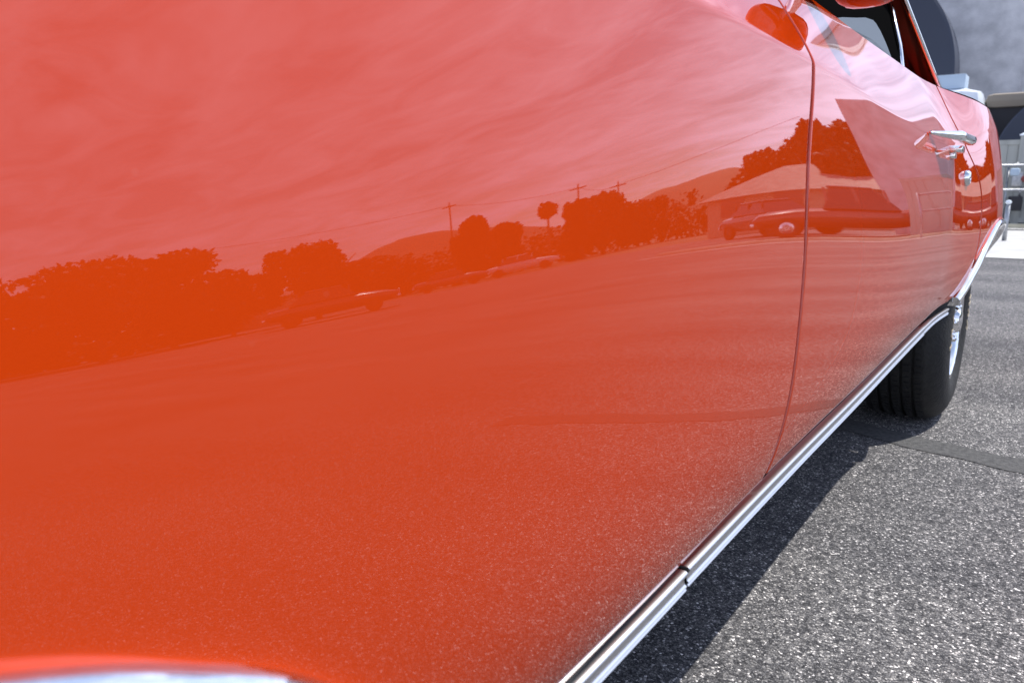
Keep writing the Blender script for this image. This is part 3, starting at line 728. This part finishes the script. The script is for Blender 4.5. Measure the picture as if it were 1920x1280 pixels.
auto(MB().box((-1.60, 22.2, 2.70), (.94, 23.7, 3.06), .17).build('canvas_top', TAN, cn))
for xx in (-.9, .3):
    MB().lathe([(0, .001), (0, .3), (-.02, .33), (-.2, .33), (-.22, .001)], (xx, 22.3, .33), 'y', 24).build('wheel', RUBBER, cn)

# ------------------------------------------------------------------ surroundings mirrored in the paint
def pol(az, d, z=0): return Vector((d * math.sin(R(az)), 1 + d * math.cos(R(az)), z))
def leafcloud(blobs, n, size, seed):
    rg = random.Random(seed); vs = []; fs = []
    tot = sum(b[1][0] * b[1][1] + b[1][0] * b[1][2] for b in blobs)
    for c, rad in blobs:
        c = Vector(c); m = int(n * (rad[0] * rad[1] + rad[0] * rad[2]) / tot)
        for _ in range(m):
            d = Vector((rg.gauss(0, 1), rg.gauss(0, 1), rg.gauss(0, 1))).normalized()
            rr = rg.random()**.33 * (1 + .28 * noise.noise(d * 2.2 + c * .7))
            p = c + Vector((d.x * rad[0], d.y * rad[1], d.z * rad[2])) * rr
            a = Vector((rg.gauss(0, 1), rg.gauss(0, 1), rg.gauss(0, .6))).normalized(); b = a.cross(Vector((rg.gauss(0, 1), rg.gauss(0, 1), rg.gauss(0, 1)))).normalized()
            s = size * rg.uniform(.6, 1.5); k = len(vs)
            vs += [p - a * s, p + b * s * .6, p + a * s, p - b * s * .6]; fs.append((k, k + 1, k + 2, k + 3))
    return vs, fs
def tree(az, d, h, wd, label, seed, m=0, low=.12, n=9000, tall=0):
    b = pol(az, d); t = thing('tree', label, 'tree', b, 'trees along the far edge of the lot')
    rg = random.Random(seed); side = Vector((math.cos(R(az)), -math.sin(R(az)), 0))
    top = []
    tr = MB().tube([b, b + Vector((rg.uniform(-.2, .2), 0, h * .35)), b + Vector((rg.uniform(-.3, .3), .1, h * .75))], [h * .035, h * .028, h * .012], 9)
    for k in range(5):
        e = b + side * rg.uniform(-.35, .35) * wd + Vector((0, rg.uniform(-.2, .2) * wd, h * rg.uniform(.5, .85))); tr.tube([b + Vector((0, 0, h * .3)), b.lerp(e, .6) + Vector((0, 0, h * .12)), e], [h * .018, h * .012, h * .004], 6)
    tr.build('trunk', BARK, t)
    blobs = [(b + Vector((0, 0, h * .55)), (wd * .36, wd * .3, h * .34))]
    for k in range(11):
        u = rg.uniform(-.5, .5); hh = rg.uniform(low + .1, .84) * h
        blobs.append((b + side * u * wd * (1 - .15 * (hh / h)**2) + Vector((0, 0, hh)), (wd * rg.uniform(.1, .2), wd * rg.uniform(.12, .2), h * rg.uniform(.1, .17))))
    blobs.append((b + Vector((0, 0, h * .82)), (wd * .3, wd * .25, h * .15)))
    vs, fs = leafcloud(blobs, n, .024 * h + .04, seed)
    link('crown', vs, fs, LEAF[m], t, False)
    return t
H = lambda el, d: .72 + d * math.tan(R(el))
# big dark mass on the left of the fender, azimuth 57..75
tree(74.5, 34, H(6.0, 34), 9, 'broad dark tree mirrored at the far left of the fender', 11, 0, .05)
tree(67.5, 33, H(7.7, 33), 9.5, 'widest tree of the dark mass mirrored in the fender', 12, 0, .05)
tree(62.8, 34, H(7.1, 34), 7.5, 'dense tree on the right flank of the dark mirrored mass', 13, 1, .05)
tree(58.6, 36, H(4.2, 36), 5.5, 'low bushy tree beside the dark mirrored mass', 14, 0, .02)
tree(52.3, 35, H(6.2, 35), 4.4, 'rounded tree standing alone behind the parked dark car', 15, 0, .03, 6500)
tree(47.5, 60, H(3.6, 60), 8, 'small distant tree at the foot of the hill', 16, 1, .0)
tree(39.7, 55, H(5.4, 55), 3.6, 'bushy tree right of the utility pole', 17, 0, .0)
tree(37.4, 58, H(4.2, 58), 3.4, 'squat tree left of the palm', 18, 0, .0)
tree(31.6, 52, H(4.8, 52), 3.2, 'dark tree right of the palm', 19, 0, .0)
tree(30.0, 54, H(4.9, 54), 4.6, 'spreading tree below the second pole', 20, 2, .0)
tree(27.4, 60, H(3.4, 60), 4.5, 'low tree at the left foot of the brown hill', 21, 1, .0)
tree(17.2, 46, H(5.6, 46), 4.6, 'tree left of the tall pines near the building', 22, 0, .0)
tree(15.3, 45, H(5.6, 45), 3.6, 'tall dark tree by the door gap reflection', 23, 0, .0)
tree(13.3, 44, H(7.6, 44), 3.2, 'tallest dark tree beside the grey building', 24, 0, .0, 6500)
tree(11.2, 46, H(7.4, 46), 2.8, 'tall tree touching the corner of the grey building', 25, 0, .0, 6500)
tree(12.3, 38, H(5.4, 38), 2.0, 'shorter tree in front of the tallest one', 26, 1, .0)
# hedge strip closing the gaps: one mass
hv = []; hf = []
rgh = random.Random(5)
bl = []
for k in range(70):
    az = 10 + 70 * k / 69; d = 62 - 22 * max(0, min(1, (az - 45) / 20)) + rgh.uniform(-2, 2); hh = rgh.uniform(1.1, 2.6) if not 19 < az < 47 else rgh.uniform(2.4, 3.9)
    bl.append((pol(az, d, hh * .5), (1.6, 1.6, hh * .62)))
hv, hf = leafcloud(bl, 16000, .22, 9)
tag(link('hedge', hv, hf, LEAF[1], smooth=False), 'long rough hedge of shrubs along the far edge of the parking lot', 'hedge', kind='stuff')
# palm
pb = pol(34.0, 50); pt = thing('palm_tree', 'slim round-headed fan palm against the sky', 'palm tree', pb)
MB().tube([pb, pb + Vector((.1, 0, 4.0))], [.10, .07], 8).build('trunk', BARK, pt)
vs, fs = leafcloud([(pb + Vector((.1, 0, H(4.9, 50) - .5)), (.62, .62, .66))], 420, .17, 4); link('crown', vs, fs, LEAF[0], pt, False)
# poles and wires
pls = []
for az, d, el in ((41.3, 60, 7.0), (31.8, 58, 6.0), (28.9, 60, 5.4)):
    b = pol(az, d); h = H(el, d); t = thing('utility_pole', {41.3: 'wooden utility pole rising above the bushy hill', 31.8: 'wooden utility pole behind the spreading tree', 28.9: 'wooden utility pole at the foot of the brown hill'}[az], 'utility pole', b, 'utility poles behind the lot')
    MB().tube([b, b + Vector((0, 0, h))], [.08, .06], 8).build('pole', WOOD, t)
    MB().box((b.x - .7, b.y - .05, h - .45), (b.x + .7, b.y + .05, h - .36)).build('crossarm', WOOD, t, False); pls.append(b + Vector((0, 0, h - .3)))
wr = MB(); ext = [pol(62, 70, 9.5)] + pls + [pol(14, 70, 10)]
for a, b in zip(ext, ext[1:]):
    wr.tube([a.lerp(b, k / 10) - Vector((0, 0, 1.6 * (k / 10) * (1 - k / 10))) for k in range(11)], .015, 5)
tag(wr.build('overhead_cable', SEAL), 'thin overhead cable strung between the utility poles', 'cable')
# hills
def hill(name, prof, d, depth, m):
    vs = []; fs = []; n = 90; k = 12
    az0, az1 = prof[0][0], prof[-1][0]
    for i in range(n + 1):
        az = az0 + (az1 - az0) * i / n; h = max(0, H(pw(prof, az), d)) if pw(prof, az) > 0 else 0
        for j in range(k + 1):
            t = j / k; dd = d - depth / 2 + depth * t; nz = noise.fractal(Vector((az * .25, t * 3, 1)), 1, 2, 4) * h * .06
            vs.append(pol(az, dd, -.3 + h * math.sin(math.pi * t)**.8 + nz))
    for i in range(n):
        for j in range(k):
            a = i * (k + 1) + j; fs.append((a, a + 1, a + k + 2, a + k + 1))
    return tag(link(name, vs, fs, m), kind='structure')
hill('hills', [(52, 0), (50, 2.2), (47, 4.0), (44, 4.6), (41, 4.4), (37, 3.8), (33, 2.6), (30, 1.8), (28.4, 2.6), (27, 3.3), (24, 4.0), (21, 4.4), (18.5, 4.1), (15, 3.3), (11, 3.6), (6, 2.5), (3, 0)][::-1], 420, 160, HILL)
# houses
def house(az, d, wd, hw, hr, label, rz, m, chim=False):
    b = pol(az, d); t = thing('house', label, 'house', b, 'low houses beyond the lot'); M_ = Matrix.Rotation(R(rz), 4, 'Z')
    def tf(mb):
        mb.v = [M_ @ v + b for v in mb.v]; return mb
    w2, dp = wd / 2, 4
    tf(MB().box((-w2, -dp, 0), (w2, dp, hw))).build('wall', m, t, False)
    tf(MB().add([(-w2 - .5, -dp - .5, hw), (w2 + .5, -dp - .5, hw), (w2 + .5, dp + .5, hw), (-w2 - .5, dp + .5, hw), (-w2 * .2, 0, hw + hr), (w2 * .2, 0, hw + hr)], [(0, 1, 5, 4), (1, 2, 5), (2, 3, 4, 5), (3, 0, 4), (0, 3, 2, 1)])).build('roof', ROOFT, t, False)
    for k in range(3):
        x0 = -w2 + wd * (k + .5) / 3 - .6; tf(MB().box((x0, -dp - .03, 1.0), (x0 + 1.2, -dp - .002, 2.0))).build('window', DGLASS, t, False)
house(11.3, 40, 4.5, 2.1, 1.4, 'pale house with a hipped roof beside the grey building', 10, HWALL2)
house(14.6, 40, 8, 2.0, 1.5, 'tan house with a hipped roof between the dark trees', -5, HWALL)
house(57.5, 50, 9, 1.9, 1.2, 'small tan house behind the low bushy tree', 50, HWALL)

# parked cars
def sedan(name, label, az, d, rz, paint, L=4.7, Hh=1.38, pickup=False, cat='car'):
    b = pol(az, d); t = thing(name, label, cat, b, None, R(rz)); t_loc = b
    def mk(mb, nm, m, sm=True, ang=35):
        me = auto(link(nm, mb.v, mb.f, m, None, sm), ang); me.parent = t; return me
    hw = .9; st = [(-L / 2, .50, .62), (-L / 2 + .08, .42, .74), (-L / 2 + .5, .36, .84), (-L / 2 + 1.3, .32, .92), (0, .30, .94), (L / 2 - 1.2, .32, .92), (L / 2 - .2, .38, .84), (L / 2, .5, .66)]
    mb = MB(); vs = []; fs = []; k = 10
    for x_, zl, zh in st:
        for (yy, zf) in ((-.82, 0), (-.95, .25), (-1, .55), (-.95, .85), (-.8, 1), (.8, 1), (.95, .85), (1, .55), (.95, .25), (.82, 0)):
            vs.append((x_, yy * hw * (1 if abs(x_) < L / 2 - .3 else .9), zl + (zh - zl) * zf))
    for i in range(len(st) - 1):
        for j in range(k): fs.append((i * k + j, i * k + (j + 1) % k, (i + 1) * k + (j + 1) % k, (i + 1) * k + j))
    fs.append(tuple(range(k))); fs.append(tuple((len(st) - 1) * k + j for j in range(k))[::-1])
    mk(mb.add(vs, fs), 'body', paint)
    x0, x1, x2, x3 = (-.75, -.25, .55, .75) if pickup else (-.95, -.35, .85, 1.5)
    def cab(s, zl, zh, nm, m):
        mk(MB().add([(x0, -.78, zl), (x3, -.78, zl), (x3, .78, zl), (x0, .78, zl), (x1, -.62, zh), (x2, -.62, zh), (x2, .62, zh), (x1, .62, zh)], [(0, 1, 5, 4), (1, 2, 6, 5), (2, 3, 7, 6), (3, 0, 4, 7)]), nm, m, False)
    cab(0, .92, Hh - .03, 'window_band', DGLASS)
    mk(MB().box((x1 - .03, -.66, Hh - .04), (x2 + .05, .66, Hh + .02), .025), 'roof', paint)
    for px_ in ((x0 + x1) / 2, (x2 + x3) / 2, (x1 + x2) / 2): mk(MB().box((px_ - .03, -.72, .92), (px_ + .03, -.66, Hh - .03)), 'pillar', paint, False)
    for sx_ in (-1, 1):
        mk(MB().box((sx_ * L / 2 - .06, -.8, .44), (sx_ * L / 2 + .06, .8, .56), .03), 'bumper', CHROME)
        for sy in (-1, 1):
            mk(MB().lathe([(-.1, .2), (-.1, .31), (-.08, .325), (.08, .325), (.1, .31), (.1, .2)], (sx_ * L * .31, sy * .80, .325), 'y', 24), 'tyre', RUBBER)
            mk(MB().lathe([(-.105, .001), (-.105, .1), (-.085, .12), (-.07, .2), (.07, .2), (.085, .12), (.105, .1), (.105, .001)], (sx_ * L * .31, sy * .80, .325), 'y', 24), 'hub_cap', CHROME if pickup else BRAKE)
        for sy in (-1, 1): mk(MB().lathe([(-.02, .001), (-.02, .08), (.02, .08), (.02, .001)], (-L / 2 - .02, sy * .62, .68), 'x', 14), 'headlight', CHROME)
    return t
sedan('parked_pickup', 'maroon vintage pickup with chrome hubcaps parked in front of the grey building', 11.9, 23, -12, CARRED, 5.0, 1.62, True, 'pickup')
sedan('parked_car', 'dark vintage car with chrome hubcaps left of the maroon pickup', 17.0, 27, 40, CARDARK)
sedan('parked_car', 'white sedan parked before the hedge left of the palm', 36.2, 47, -35, CARWHITE, 4.6, 1.4)
sedan('parked_car', 'black sedan parked below the round tree', 51.5, 27, -48, CARDARK, 4.8, 1.4)
sedan('parked_car', 'slate blue sedan parked between the black and the white car', 41.8, 45, -42, CARBLUE, 4.6, 1.35)
